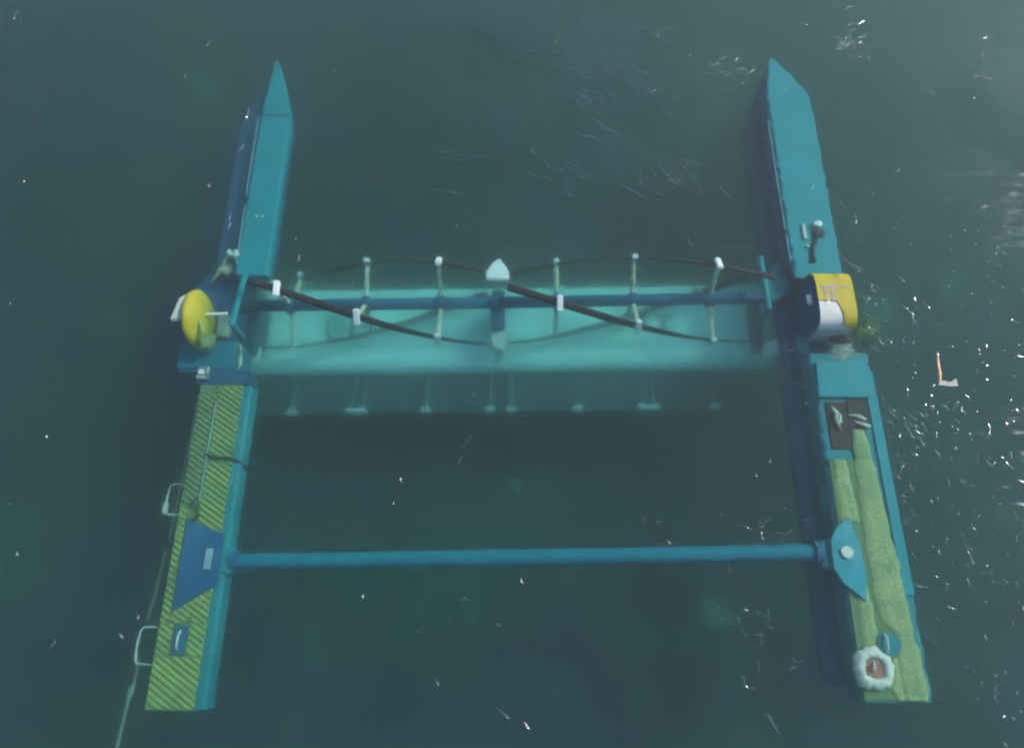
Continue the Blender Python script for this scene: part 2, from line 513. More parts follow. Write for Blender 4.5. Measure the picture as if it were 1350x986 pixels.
# ---- right pontoon
RP = thing('pontoon', (6.55, 6.2, -1.2), 'right teal pontoon with worn lime deck strips and a turquoise hatch plate', 'pontoon', 'pontoons carrying the turbine')
ZR = -0.2
put('fore_hull', hull_bm(5.86, 7.06, ZR - 0.18, -0.95, 7.35, 11.9, 6.22, 13.05, 0.0, 0.07, 0.035), M['dblue'], RP)
put('lower_hull', hull_bm(5.68, 6.9, -0.98, -1.7, 7.6, 11.6, 6.1, 12.7, 0.0, 0.25, 0.02), M['lowhull'], RP, True)  # wider lower body shaped for the dark blue halo beside the deck
put('lower_hull', hull_bm(5.74, 6.9, -0.90, -1.6, 5.0, -0.92, 6.3, -1.0, 0.0, 0.25, 0.02), M['lowhull'], RP, True)
put('fore_deck', hull_bm(5.98, 7.02, ZR, ZR - 0.178, 7.04, 11.85, 6.25, 13.12, 0.0, 0.05, 0.035), M['teal2'], RP)
put('coaming', tube([(5.93, 11.2, ZR - .03), (5.93, 9.6, ZR - .03), (5.94, 8.2, ZR - .03)], 0.016, 6), M['coam'], RP)
put('coaming', tube([(5.94, 8.1, ZR - .03), (5.96, 7.42, ZR - .03)], 0.018, 6), M['coam'], RP)
put('aft_hull', hull_bm(6.04, 7.26, ZR - 0.06, -0.85, 5.30, -1.14, 6.6, -1.18, 0.0, 0.06, 0.045), M['teal'], RP)
put('hatch_plate', prism([(6.07, 4.34), (7.10, 4.34), (7.14, 5.10), (6.12, 5.10)], ZR - .058, ZR + .03, 0.015), M['teal2'], RP)
put('dark_well_plate', box(6.20, 6.62, 3.30, 4.26, ZR - .06, ZR - .03, 0.01), M['brown'], RP)  # flat plate; the dark of an opening put into its colour
put('deck_sheet', prism([(6.06, -1.12), (6.98, -1.12), (6.90, 3.10), (6.10, 3.10)], ZR - .058, ZR - .03, 0.004), M['under'], RP)
def strip(cl, ztop, amp, seed, m=None, nm='deck_panel'):
    """A worn deck strip: cl is a list of (y, x_in, x_out); edges wander."""
    b = bmesh.new()
    rows = []
    n = 60
    y0, y1 = cl[0][0], cl[-1][0]
    for k in range(n + 1):
        y = y0 + (y1 - y0) * k / n
        for c, d in zip(cl, cl[1:]):
            if (c[0] - y) * (d[0] - y) <= 1e-9:
                t = (y - c[0]) / (d[0] - c[0])
                a_, b_ = c[1] + (d[1] - c[1]) * t, c[2] + (d[2] - c[2]) * t
        a_ += amp * noise.noise(Vector((y * 4, seed, 1))) + amp * .6 * noise.noise(Vector((y * 12, seed, 2)))  # edge wobble: ripple refraction put into the strip outline
        b_ += amp * noise.noise(Vector((y * 4, seed, 3))) + amp * .6 * noise.noise(Vector((y * 12, seed, 4)))
        row = []
        for j in range(7):
            x = a_ + (b_ - a_) * j / 6
            z = ztop + 0.005 * noise.noise(Vector((x * 5, y * 5, seed)))
            row.append(b.verts.new((x, y, z if 0 < j < 6 else ztop - .028)))
        rows.append(row)
    for k in range(n):
        for j in range(6):
            b.faces.new((rows[k][j], rows[k][j + 1], rows[k + 1][j + 1], rows[k + 1][j]))
    return put(nm, b, m or M['mat'], RP, True)
strip([(-1.12, 6.74, 7.17), (-0.45, 6.72, 7.16), (-0.1, 6.78, 7.12), (0.25, 6.55, 7.10), (1.0, 6.52, 7.08), (1.88, 6.54, 7.02), (2.6, 6.57, 6.97), (3.3, 6.60, 6.93), (3.68, 6.66, 6.86)], ZR + .006, .05, 1)
strip([(1.90, 6.14, 6.50), (2.5, 6.14, 6.46), (3.08, 6.17, 6.42)], ZR + .002, .04, 2)
strip([(-0.30, 6.20, 6.50), (0.2, 6.20, 6.46), (0.78, 6.22, 6.43)], ZR - .002, .04, 3)
strip([(-1.12, 6.60, 6.76), (-0.75, 6.45, 6.76), (-0.45, 6.66, 6.74)], ZR - .004, .03, 4)

put('pad', tube([(6.62, -0.22, ZR + .0), (6.62, -0.22, ZR + .03)], 0.2, 18), M['teal'], RP)
cl = put('cleat', tube([(6.55, -.36, ZR + .03), (6.55, -.3, ZR + .1), (6.56, -.12, ZR + .1), (6.56, -.06, ZR + .03)], 0.022, 8), M['cream'], RP)
put('brace_plate', prism([(5.84, 1.05), (5.98, 0.80), (6.34, 0.48), (6.42, 0.9), (6.40, 1.5), (6.28, 1.98), (6.02, 1.80), (5.86, 1.55)], ZR - .028, ZR + .04, 0.012), mat('pale_teal_plate', (0.012, 0.20, 0.25), .15, .5, 2.5, (0.12, 0.34, 0.34), .6, 2.0), RP)
put('joint_plate', noisy(tube([(6.12, 1.34, ZR + .04), (6.12, 1.34, ZR + .09)], 0.11, 14), 0.015, 6), M['cream'], RP)
put('tube_socket', box(5.70, 6.1, 1.05, 1.58, ZR - 0.42, ZR - 0.06, 0.04), M['teal'], RP)
put('side_strip', box(7.06, 7.26, 0.6, 4.9, ZR - .06, ZR - .02, 0.01), M['teal2'], RP)
for pts in ([(6.30, 4.15, ZR), (6.36, 4.0, ZR + .03), (6.33, 3.88, ZR + .03), (6.40, 3.70, ZR)], [(6.36, 4.1, ZR), (6.44, 3.95, ZR + .02), (6.41, 3.8, ZR)], [(6.70, 3.85, ZR), (6.85, 3.78, ZR + .03), (6.98, 3.74, ZR)], [(6.62, 3.98, ZR), (6.78, 3.95, ZR + .02), (6.92, 3.88, ZR)]):
    put('well_fitting', noisy(tube(pts, .03, 8, rr=[.012, .035, .04, .015][:len(pts)]), .02, 9), M['cream'], RP)
put('well_dark_patch', noisy(prism([(6.60, 3.70), (7.0, 3.72), (7.02, 4.28), (6.64, 4.30)], ZR - .03, ZR - .012, .003), .02, 6), M['brown'], RP)  # dark brown patch that widens the well plate
put('bay_deck', prism([(5.78, 5.16), (7.26, 5.16), (7.26, 7.34), (5.98, 7.34), (5.72, 6.9)], -1.0, -0.86, 0.02), M['blue'], RP)
put('bay_housing', box(6.02, 7.20, 5.12, 5.62, -1.3, -0.58, 0.05), M['blue'], RP)
put('bay_gusset', prism([(5.55, 6.62), (5.98, 6.85), (6.06, 7.75), (5.90, 7.75), (5.50, 7.18)], -0.72, -0.60, 0.02), M['teal2'], RP)
put('bay_panel', box(5.98, 6.24, 5.44, 5.86, -0.62, -0.56, 0.01), M['teal2'], RP)

# light fitting with cable on right fore deck
lf = thing('deck_light', (6.63, 8.2, ZR), 'small white light with dark cable on the right fore deck', 'light')
put('lens', noisy(stone_bm(6.62, 8.30, ZR + .08, .10, .6, 1.0, 3), 0.012, 8), M['clean'], lf, True)
put('mount', noisy(box(6.5, 6.76, 8.02, 8.2, ZR, ZR + .06, .02), .01, 7), M['cable'], lf)
put('cable', noisy(tube([(6.60, 8.15, ZR + .05), (6.56, 7.95, ZR + .05), (6.46, 7.75, ZR + .04), (6.42, 7.55, ZR + .04), (6.43, 7.38, ZR + .04)], 0.045, 8), 0.01, 5), M['cable'], lf)
fb = thing('fender_bar', (6.3, 8.1, ZR), 'short pale bar lying on the right fore deck beside the light', 'bar')
put('bar', noisy(box(6.28, 6.36, 7.95, 8.32, ZR + .001, ZR + .05, .01), .012, 7), M['cream'], fb)
put('end_cap', noisy(stone_bm(6.33, 7.78, ZR + .03, .05, .6, 4.0, 2), .01, 8), M['cream'], fb)

# white collar with rust coloured centre near right stern
hc = thing('hatch_collar', (6.28, -0.62, ZR), 'round ruffled white collar with rust brown centre on the right stern', 'hatch')
S = []
for k in range(40):
    a = 2 * pi * k / 40
    w = 0.05 * noise.noise(Vector((cos(a) * 2.2, sin(a) * 2.2, 5))) + 0.035 * noise.noise(Vector((cos(a) * 6, sin(a) * 6, 1)))
    sec_ = []
    for r, z in ((.165, .0), (.17, .07), (.22, .11), (.28, .10), (.34, .05), (.37, .0)):
        q = r + w * (r / .36)
        sec_.append((6.28 + q * cos(a), -0.62 + q * sin(a) , ZR + z + 0.008 * sin(a * 9 + r * 20)))
    S.append(sec_)
b = bmesh.new()
R_ = [[b.verts.new(p) for p in s] for s in S]
for i in range(40):
    for k in range(6):
        b.faces.new((R_[i][k], R_[i][(k + 1) % 6], R_[(i + 1) % 40][(k + 1) % 6], R_[(i + 1) % 40][k]))
put('collar', noisy(b, .03, 15), M['cream'], hc, True)
put('cover', noisy(tube([(6.28, -.62, ZR), (6.28, -.62, ZR + .06)], 0.163, 24), .01, 9), M['rust'], hc)
put('handle', tube([(6.25, -.66, ZR + .07), (6.24, -.62, ZR + .13), (6.26, -.56, ZR + .12), (6.27, -.52, ZR + .07)], 0.02, 8), M['cream'], hc)

# ------------------------------------------------------------------ cross tube
cb = thing('cross_tube', (0.2, 1.2, -.6), 'long blue tube spanning between the two pontoon decks', 'tube')
zl, zr = -0.62, -0.42
put('tube', ragged(tube([(-5.24 + 10.96 * k / 140, 1.14 + .22 * k / 140, zl + (zr - zl) * k / 140) for k in range(141)], 0.150, 16), 0.020, 7), M['tubeblue'], cb, True)
put('flange', tube([(-5.30, 1.14, zl), (-5.16, 1.14, zl)], 0.21, 20), M['blue'], cb)
put('flange', tube([(5.62, 1.36, zr), (5.76, 1.36, zr)], 0.21, 20), M['blue'], cb)

# ------------------------------------------------------------------ turbine
def yb(x):
    return 6.62 + 0.02 * (x + 6)
AZ = -0.90
RR = 0.93
ds = thing('drive_shaft', (0, 6.7, AZ), 'dark blue shaft running through both rotors between the drums', 'shaft')
put('shaft_tube', tube([(-6.0, yb(-6.0), AZ), (-0.42, yb(-.42), AZ)], 0.13, 18), M['blue'], ds, True)
put('shaft_tube', tube([(-0.40, yb(-.4), AZ), (6.3, yb(6.3), AZ + .1)], 0.13, 18), M['blue'], ds, True)
put('coupling_ring', tube([(-0.52, yb(-.52), AZ), (-0.34, yb(-.34), AZ)], 0.17, 18), M['dblue'], ds)

def rotor(x0, x1, xs, ref, phi, rate, label, zoff):
    t = thing('turbine_rotor', ((x0 + x1) / 2, yb((x0 + x1) / 2), AZ + zoff), label, 'rotor', 'helical rotors on the shaft')
    def P(x, off, r=RR):
        a = radians(phi + rate * (x - ref) + off)
        return Vector((x, yb(x) + r * cos(a), AZ + zoff + r * sin(a))), a
    for off in (0, 120, 240):
        S = []
        n = 60
        for k in range(n + 1):
            x = x0 + (x1 - x0) * k / n
            c, a = P(x, off)
            rad = Vector((0, cos(a), sin(a)))
            tan = Vector((0, -sin(a), cos(a)))
            sl = Vector((1, 0, 0)) + tan * (radians(rate) * RR)
            sl.normalize()
            cr = rad.cross(sl).normalized()
            s = []
            ch = 0.08
            for u, v in ((-1, 0), (-.6, .20), (0, .27), (.6, .18), (1, 0), (.6, -.16), (0, -.22), (-.6, -.18)):
                s.append(c + cr * (u * ch) + rad * (v * ch))
            S.append(s)
        put('blade', sweep(S), M['blade'], t, True)
    for x in xs:
        h = put('hub', tube([(x - .07, yb(x), AZ + zoff), (x + .07, yb(x), AZ + zoff)], 0.19, 16), M['blue'], t)
        for off in (0, 120, 240):
            c, a = P(x, off)
            rad = Vector((0, cos(a), sin(a)))
            c0 = Vector((x, yb(x), AZ + zoff)) + rad * .17
            tn = Vector((1, 0, 0))
            n = 9
            pts, r_ = [], []
            for k in range(n + 1):
                p = c0.lerp(c - rad * .03, k / n)
                pts.append(p + Vector((0.006 * sin(k * 2.1 + x), 0, 0)))
                r_.append(0.050 + 0.012 * sin(k * 1.9 + off))
            put('arm', noisy(tube(pts, .05, 8, rr=r_), .012, 7, x), M['arm'], t)
            cz = bmesh.new()
            cz = box(-.065, .065, -.17, .17, -.05, .05, .02)
            mt = Matrix.Translation(c + rad * .04) @ Matrix(((1, 0, 0, 0), (0, -sin(a), cos(a), 0), (0, cos(a), sin(a), 0), (0, 0, 0, 1)))
            cz.transform(mt)
            put('blade_clamp', cz, M['clean'], t)
    return t
rotor(-5.55, -0.62, (-4.92, -3.27, -1.62), -3.25, 132, 22, 'left helical rotor with dark twisted blades and white clamps', 0.0)
rotor(-0.12, 5.45, (0.95, 2.62, 4.32), 2.65, 152, 20, 'right helical rotor with dark twisted blades and white clamps', 0.02)

# long fairing under the rotors, two halves
fr = thing('fairing', (0, 6.6, -2.1), 'long pale fairing trough lying under both rotors', 'fairing')
def fairing_half(x0, x1, n=150):
    S = []
    prof = [(-1.08, -2.24), (-1.14, -2.14), (-1.10, -2.03), (-.98, -1.95), (-.80, -1.93), (-.60, -1.97), (-.30, -2.05), (0, -2.08), (.35, -2.06), (.62, -1.99), (.78, -1.91), (.88, -1.93), (.90, -2.0)]
    for k in range(n + 1):
        x = x0 + (x1 - x0) * k / n
        top = [(x, yb(x) + a + 0.012 * noise.noise(Vector((x * 5, a * 3, 1))), z + 0.02 * noise.noise(Vector((x * .8, a * 2, 7)))) for a, z in prof]
        bot = [(x, yb(x) + a, z - .10) for a, z in prof[::-1]]
        S.append(top + bot)
    return ragged(sweep(S), 0.022, 9)
put('fairing_panel', fairing_half(-6.15, -0.36), M['white'], fr, True)
put('fairing_panel', fairing_half(-0.33, 5.95), M['white'], fr, True)
put('seam_strip', box(-0.37, -0.32, 5.62, 7.7, -1.93, -1.90, .005), M['cream'], fr)
# front ridge tube of the fairing
put('end_plate', prism([(-5.98, 5.70), (-5.78, 5.70), (-5.76, 6.9), (-5.98, 6.9)], -2.0, -1.25, .02), M['dblue'], fr)
put('end_plate', noisy(box(5.50, 5.62, 5.95, 7.2, -2.0, -1.35, .02), .01, 4), M['dblue'], fr)
put('end_horn', prism([(-5.86, 7.78), (-5.62, 7.60), (-5.52, 7.25), (-5.66, 7.10), (-5.72, 7.42)], -1.62, -1.5, .02), M['white'], fr)
put('end_foot', prism([(-6.20, 5.42), (-5.70, 5.55), (-5.76, 5.98), (-6.10, 5.92)], -1.72, -1.6, .03), M['white'], fr)
put('end_foot', noisy(prism([(5.35, 5.50), (5.85, 5.62), (6.15, 5.80), (6.10, 6.02), (5.75, 6.0), (5.45, 5.85)], -1.08, -1.0, .03), .03, 5), M['cream'], fr)
# faded print on the trough: ring emblem with dot, an upright bar, letters
def zf(y, x):
    a = y - yb(x)
    prof = [(-.60, -1.97), (-.30, -2.05), (0, -2.08), (.35, -2.06), (.70, -1.99)]
    for (a0, z0), (a1, z1) in zip(prof, prof[1:]):
        if a0 <= a <= a1:
            return z0 + (z1 - z0) * (a - a0) / (a1 - a0)
    return -1.97
def stroke(pts, w, mk='mark', dz=0.012, nm='print_mark', parent=fr):
    b = bmesh.new()
    L_ = [Vector(p) for p in pts]
    P_ = []
    for i, p in enumerate(L_):
        t = (L_[min(i + 1, len(L_) - 1)] - L_[max(i - 1, 0)]).normalized()
        nn = Vector((-t.y, t.x)) * w / 2
        z = zf(p.y, p.x) + dz + .02
        P_.append((b.verts.new((p.x + nn.x, p.y + nn.y, z)), b.verts.new((p.x - nn.x, p.y - nn.y, z))))
    for i in range(len(P_) - 1):
        b.faces.new((P_[i][0], P_[i][1], P_[i + 1][1], P_[i + 1][0]))
    return put(nm, b, M[mk], parent)
cx, cy0 = -4.12, 6.62
stroke([(cx + .30 * cos(radians(a)), cy0 + .30 * sin(radians(a))) for a in range(70, 300, 12)], .10)
stroke([(cx + .13 * cos(radians(a)), cy0 + .02 + .13 * sin(radians(a))) for a in range(0, 361, 24)], .05)
stroke([(-3.80, 6.95), (-3.80, 6.60), (-3.80, 6.30)], .13)
stroke([(-3.52 + .16 * cos(radians(a)), 6.80 + .10 * sin(radians(a))) for a in range(30, 260, 20)] + [(-3.50 + .16 * cos(radians(a)), 6.58 + .11 * sin(radians(a))) for a in range(80, -140, -20)], .07)
stroke([(3.00, 6.98), (3.0, 6.62)], .08)
stroke([(2.96, 6.96), (3.22, 6.96)], .06)
stroke([(2.96, 6.80), (3.18, 6.80)], .06)
stroke([(3.34, 6.98), (3.78, 6.98)], .06)
stroke([(3.55, 6.95), (3.55, 6.64)], .08)
stroke([(3.46, 6.64), (3.74, 6.64)], .05)

# lower shelf of pale rods with end caps behind the fairing
lr = thing('rod_rack', (0, 5.0, -2.7), 'submerged grey shelf with pale rods behind the fairing', 'rack')
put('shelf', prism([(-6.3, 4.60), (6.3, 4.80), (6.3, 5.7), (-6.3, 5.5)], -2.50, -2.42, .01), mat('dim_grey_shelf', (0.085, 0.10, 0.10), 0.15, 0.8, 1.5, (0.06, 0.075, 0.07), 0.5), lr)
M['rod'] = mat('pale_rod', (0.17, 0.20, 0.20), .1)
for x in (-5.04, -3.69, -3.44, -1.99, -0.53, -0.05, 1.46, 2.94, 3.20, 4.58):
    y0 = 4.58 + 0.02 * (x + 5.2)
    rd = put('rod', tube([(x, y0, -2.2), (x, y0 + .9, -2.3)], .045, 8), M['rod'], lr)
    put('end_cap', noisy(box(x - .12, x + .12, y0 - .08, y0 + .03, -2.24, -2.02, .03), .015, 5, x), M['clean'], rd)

# centre support between the rotors
cs = thing('centre_support', (-0.35, 6.6, -2.0), 'pale central bearing frame with pointed nose between the rotors', 'support')
put('nose', prism([(-0.62, 7.12), (-0.10, 7.10), (-0.12, 7.35), (-0.33, 7.66), (-0.50, 7.50), (-0.62, 7.3)], -0.62, -0.52, .03), M['clean'], cs)
put('pillar', box(-0.50, -0.20, 6.2, 7.12, -2.0, -1.03, .03), M['blue'], cs)
put('foot', prism([(-0.52, 5.95), (-0.42, 5.72), (-0.24, 5.72), (-0.16, 6.0), (-0.16, 6.42), (-0.52, 6.45)], -1.6, -1.2, .03), M['cream'], cs)

# ------------------------------------------------------------------ drums
SQ = 4.2
def sqr(a, rnd_=False):
    """Radius factor of a rounded square."""
    return 1.0 if rnd_ else (abs(cos(a)) ** SQ + abs(sin(a)) ** SQ) ** (-1 / SQ)
def drum(name, xa, xb, yc, zc, r, a0, a1, label, inner):
    t = thing(name, ((xa + xb) / 2, yc, zc), label, 'drum', 'yellow topped drums on the pontoons')
    def ring(x, rad):
        return [(x, yc + sqr(2 * pi * k / 48, inner) * rad * cos(2 * pi * k / 48), zc + sqr(2 * pi * k / 48, inner) * rad * sin(2 * pi * k / 48)) for k in range(48)]
    put('drum_body', sweep([ring(xa, r * .93), ring(xa + .05, r), ring(xb - .05, r), ring(xb, r * .93)]), M['blue'], t)
    return t
def cover(xa, xb, yc, zc, r, th, a0f, a1f, m, t, nm, n=24):
    b = bmesh.new()
    nx = 30
    rows = []
    for i in range(nx + 1):
        x = xa + (xb - xa) * i / nx
        a0, a1 = a0f(i / nx), a1f(i / nx)
        rows.append([[b.verts.new((x, yc + q * sqr(radians(a0 + (a1 - a0) * k / n)) * cos(radians(a0 + (a1 - a0) * k / n)), zc + q * sqr(radians(a0 + (a1 - a0) * k / n)) * sin(radians(a0 + (a1 - a0) * k / n)))) for k in range(n + 1)] for q in (r, r + th)])
    for i in range(nx):
        for k in range(n):
            b.faces.new((rows[i][1][k], rows[i][1][k + 1], rows[i + 1][1][k + 1], rows[i + 1][1][k]))
            b.faces.new((rows[i][0][k], rows[i + 1][0][k], rows[i + 1][0][k + 1], rows[i][0][k + 1]))
    for k in range(n):
        b.faces.new((rows[0][0][k], rows[0][0][k + 1], rows[0][1][k + 1], rows[0][1][k]))
        b.faces.new((rows[nx][0][k], rows[nx][1][k], rows[nx][1][k + 1], rows[nx][0][k + 1]))
    for i in range(nx):
        for k in (0, n):
            b.faces.new((rows[i][0][k], rows[i][1][k], rows[i + 1][1][k], rows[i + 1][0][k]))
    return put(nm, b, m, t, False)
DR = 0.62
dl = drum('generator_drum', -6.74, -6.55, 6.05, -0.42, .52, 0, 0, 'yellow domed drum with pale back plate on the left pontoon', True)
def dome_ring(x, rad, yc=6.03, zc=-.33):
    return [(x, yc + rad * cos(2 * pi * k / 32), zc + rad * 1.03 * sin(2 * pi * k / 32)) for k in range(32)]
b = sweep([dome_ring(x, r) for x, r in ((-6.68, .60), (-6.66, .615), (-6.58, .61), (-6.53, .55), (-6.46, .44), (-6.42, .30), (-6.41, .12))])
put('yellow_cover', noisy(b, .022, 4), M['yellow'], dl, True)
put('back_plate', prism([(-6.99, 5.80), (-6.60, 5.80), (-6.60, 6.38), (-6.72, 6.42), (-6.88, 6.32)], .04, .12, .03), M['cream'], dl)
put('axle', tube([(-6.42, 6.08, -.2), (-5.98, 6.10, -.2)], .03, 10), M['clean'], dl)
put('growth', noisy(stone_bm(-6.42, 5.52, -.42, .22, .8, 3.3, 3), .06, 7), M['slat2'], dl)
put('bracket', noisy(tube([(-6.42, 5.85, .0), (-6.36, 5.62, -.05), (-6.40, 5.42, -.2)], .03, 8), .02, 9), M['slat'], dl)

dr = drum('generator_drum', 6.14, 6.84, 6.30, -0.28, DR, 0, 0, 'yellow topped grey drum standing proud on the right pontoon', False)
cover(6.12, 6.86, 6.30, -0.28, DR, .03, lambda u: -25, lambda u: 98 + 48 / (1 + math.exp(-(u - .62) * 22)), M['yellow'], dr, 'yellow_cover', 30)
cover(6.13, 6.85, 6.30, -0.28, DR, .012, lambda u: 80, lambda u: 148, mat('pale_grey_paint', (0.50, 0.54, 0.52), .1, .6, 3, (0.3, 0.3, 0.26), .5, 3), dr, 'pale_band', 16)
cover(6.135, 6.845, 6.30, -0.28, DR, .006, lambda u: 140, lambda u: 215, M['grey'], dr, 'grey_band', 16)
def drum_stroke(x0, x1, a0, a1, nm='print_mark'):
    n = 6
    b = bmesh.new()
    q = DR + .036
    lo = [b.verts.new((x0 - .12, 6.30 + q * sqr(radians(a0 + (a1 - a0) * k / n)) * cos(radians(a0 + (a1 - a0) * k / n)), -.28 + q * sqr(radians(a0 + (a1 - a0) * k / n)) * sin(radians(a0 + (a1 - a0) * k / n)))) for k in range(n + 1)]
    hi = [b.verts.new((x1 - .12, 6.30 + q * sqr(radians(a0 + (a1 - a0) * k / n)) * cos(radians(a0 + (a1 - a0) * k / n)), -.28 + q * sqr(radians(a0 + (a1 - a0) * k / n)) * sin(radians(a0 + (a1 - a0) * k / n)))) for k in range(n + 1)]
    for k in range(n):
        b.faces.new((lo[k], hi[k], hi[k + 1], lo[k + 1]))
    put(nm, b, M['mark2'], dr)
drum_stroke(6.32, 6.68, 69, 74)
drum_stroke(6.37, 6.45, 75, 99)
drum_stroke(6.52, 6.60, 75, 99)
drum_stroke(6.74, 6.88, 70, 74)
put('valve', noisy(tube([(6.07, 6.25, .1), (6.06, 6.45, .1)], .06, 10), .02, 9), M['clean'], dr)
put('growth', noisy(stone_bm(6.75, 5.70, -.25, .22, .5, 6.1, 3), .06, 7), M['brown'], dr)

# teal guide bars at both ends of the turbine
for p, q, lab in (((-5.79, 7.02, -.32), (-5.90, 5.88, -.32), 'teal bar lying between left drum and rotor'), ((5.33, 7.52, -.30), (5.37, 6.30, -.30), 'teal bar lying between right rotor and drum')):
    t = thing('guide_bar', q, lab, 'bar', 'teal bars at the turbine ends')
    put('bar', tube([p, q], .065, 12), M['teal2'], t)
    put('bar_foot', tube([(q[0], q[1] + .05, q[2]), (q[0] + .02, q[1] - .02, -.95)], .07, 12), M['teal'], t)
    put('bar_head', tube([(p[0], p[1] - .03, p[2]), (p[0], p[1] + .03, p[2])], .08, 12), M['teal2'], t)

rl = thing('rope_loop', (-5.85, 5.2, -.7), 'pale rope loop hanging at the inner corner of the left housing', 'rope')
put('strand', tube([(-5.86 + .09 * cos(a), 5.24 + .38 * sin(a), -.72) for a in [2 * pi * k / 20 for k in range(20)]], .022, 6, close=True), M['rope'], rl)
put('splice', noisy(tube([(-5.77, 5.15, -.72), (-5.77, 5.32, -.70)], .04, 8), .01, 8), M['cream'], rl)

# algae and weed by the right drum
def weed(x, y, z, r, n, seed, label, m, m2):
    rnd = random.Random(seed)
    t = thing('water_weed', (x, y, z), label, 'weed', 'weed clumps by the right drum')
    b = None
    for k in range(n * 2):
        a, q = rnd.uniform(0, 6.28), r * rnd.uniform(0, .5)
        p = Vector((x + q * cos(a), y + q * sin(a), z))
        d = Vector((cos(a), sin(a) * .9, rnd.uniform(-.6, .25))) * rnd.uniform(.3, 1)
        pts = [p + d * (r * s * rnd.uniform(.8, 1.2)) + Vector((rnd.uniform(-.03, .03), rnd.uniform(-.03, .03), 0)) for s in (0, .3, .6, .9)]
        pts[2] += Vector((rnd.uniform(-.08, .08), rnd.uniform(-.08, .08), 0))
        pts[3] += Vector((rnd.uniform(-.12, .12), rnd.uniform(-.12, .12), -.05))
        b = tube(pts, .01, 4, bm=b, rr=[.010, .008, .006, .003])
    o = put('fronds', b, m, t)
    put('holdfast', noisy(stone_bm(x, y, z - .05, r * .45, .3, seed, 2), .03, 8), m2, t)
weed(7.42, 5.95, -.45, .42, 90, 3, 'green feathery weed trailing at the outer edge of the right drum', M['algae'], M['arm'])
weed(7.45, 6.85, -.7, .35, 60, 4, 'dark green weed behind the yellow part of the right drum', M['algae'], M['algae'])
weed(6.75, 5.35, -.25, .26, 50, 5, 'pale fringe of weed above the turquoise hatch plate', M['cream'], M['grey'])

# floating stick with a scrap
st = thing('driftwood', (8.18, 4.7, WL), 'orange and white stick with grey scrap floating right of the hatch', 'stick')
put('stick', noisy(tube([(8.23, 5.06, WL + .02), (8.20, 4.82, WL + .025), (8.18, 4.60, WL + .025), (8.15, 4.44, WL + .02)], .03, 8, rr=[.012, .024, .028, .018]), .012, 12), M['wood'], st)
put('scrap', prism([(8.12, 4.43), (8.22, 4.49), (8.34, 4.45), (8.48, 4.53), (8.48, 4.37), (8.30, 4.37), (8.10, 4.40)], WL + .012, WL + .024, .003), M['grey'], st)

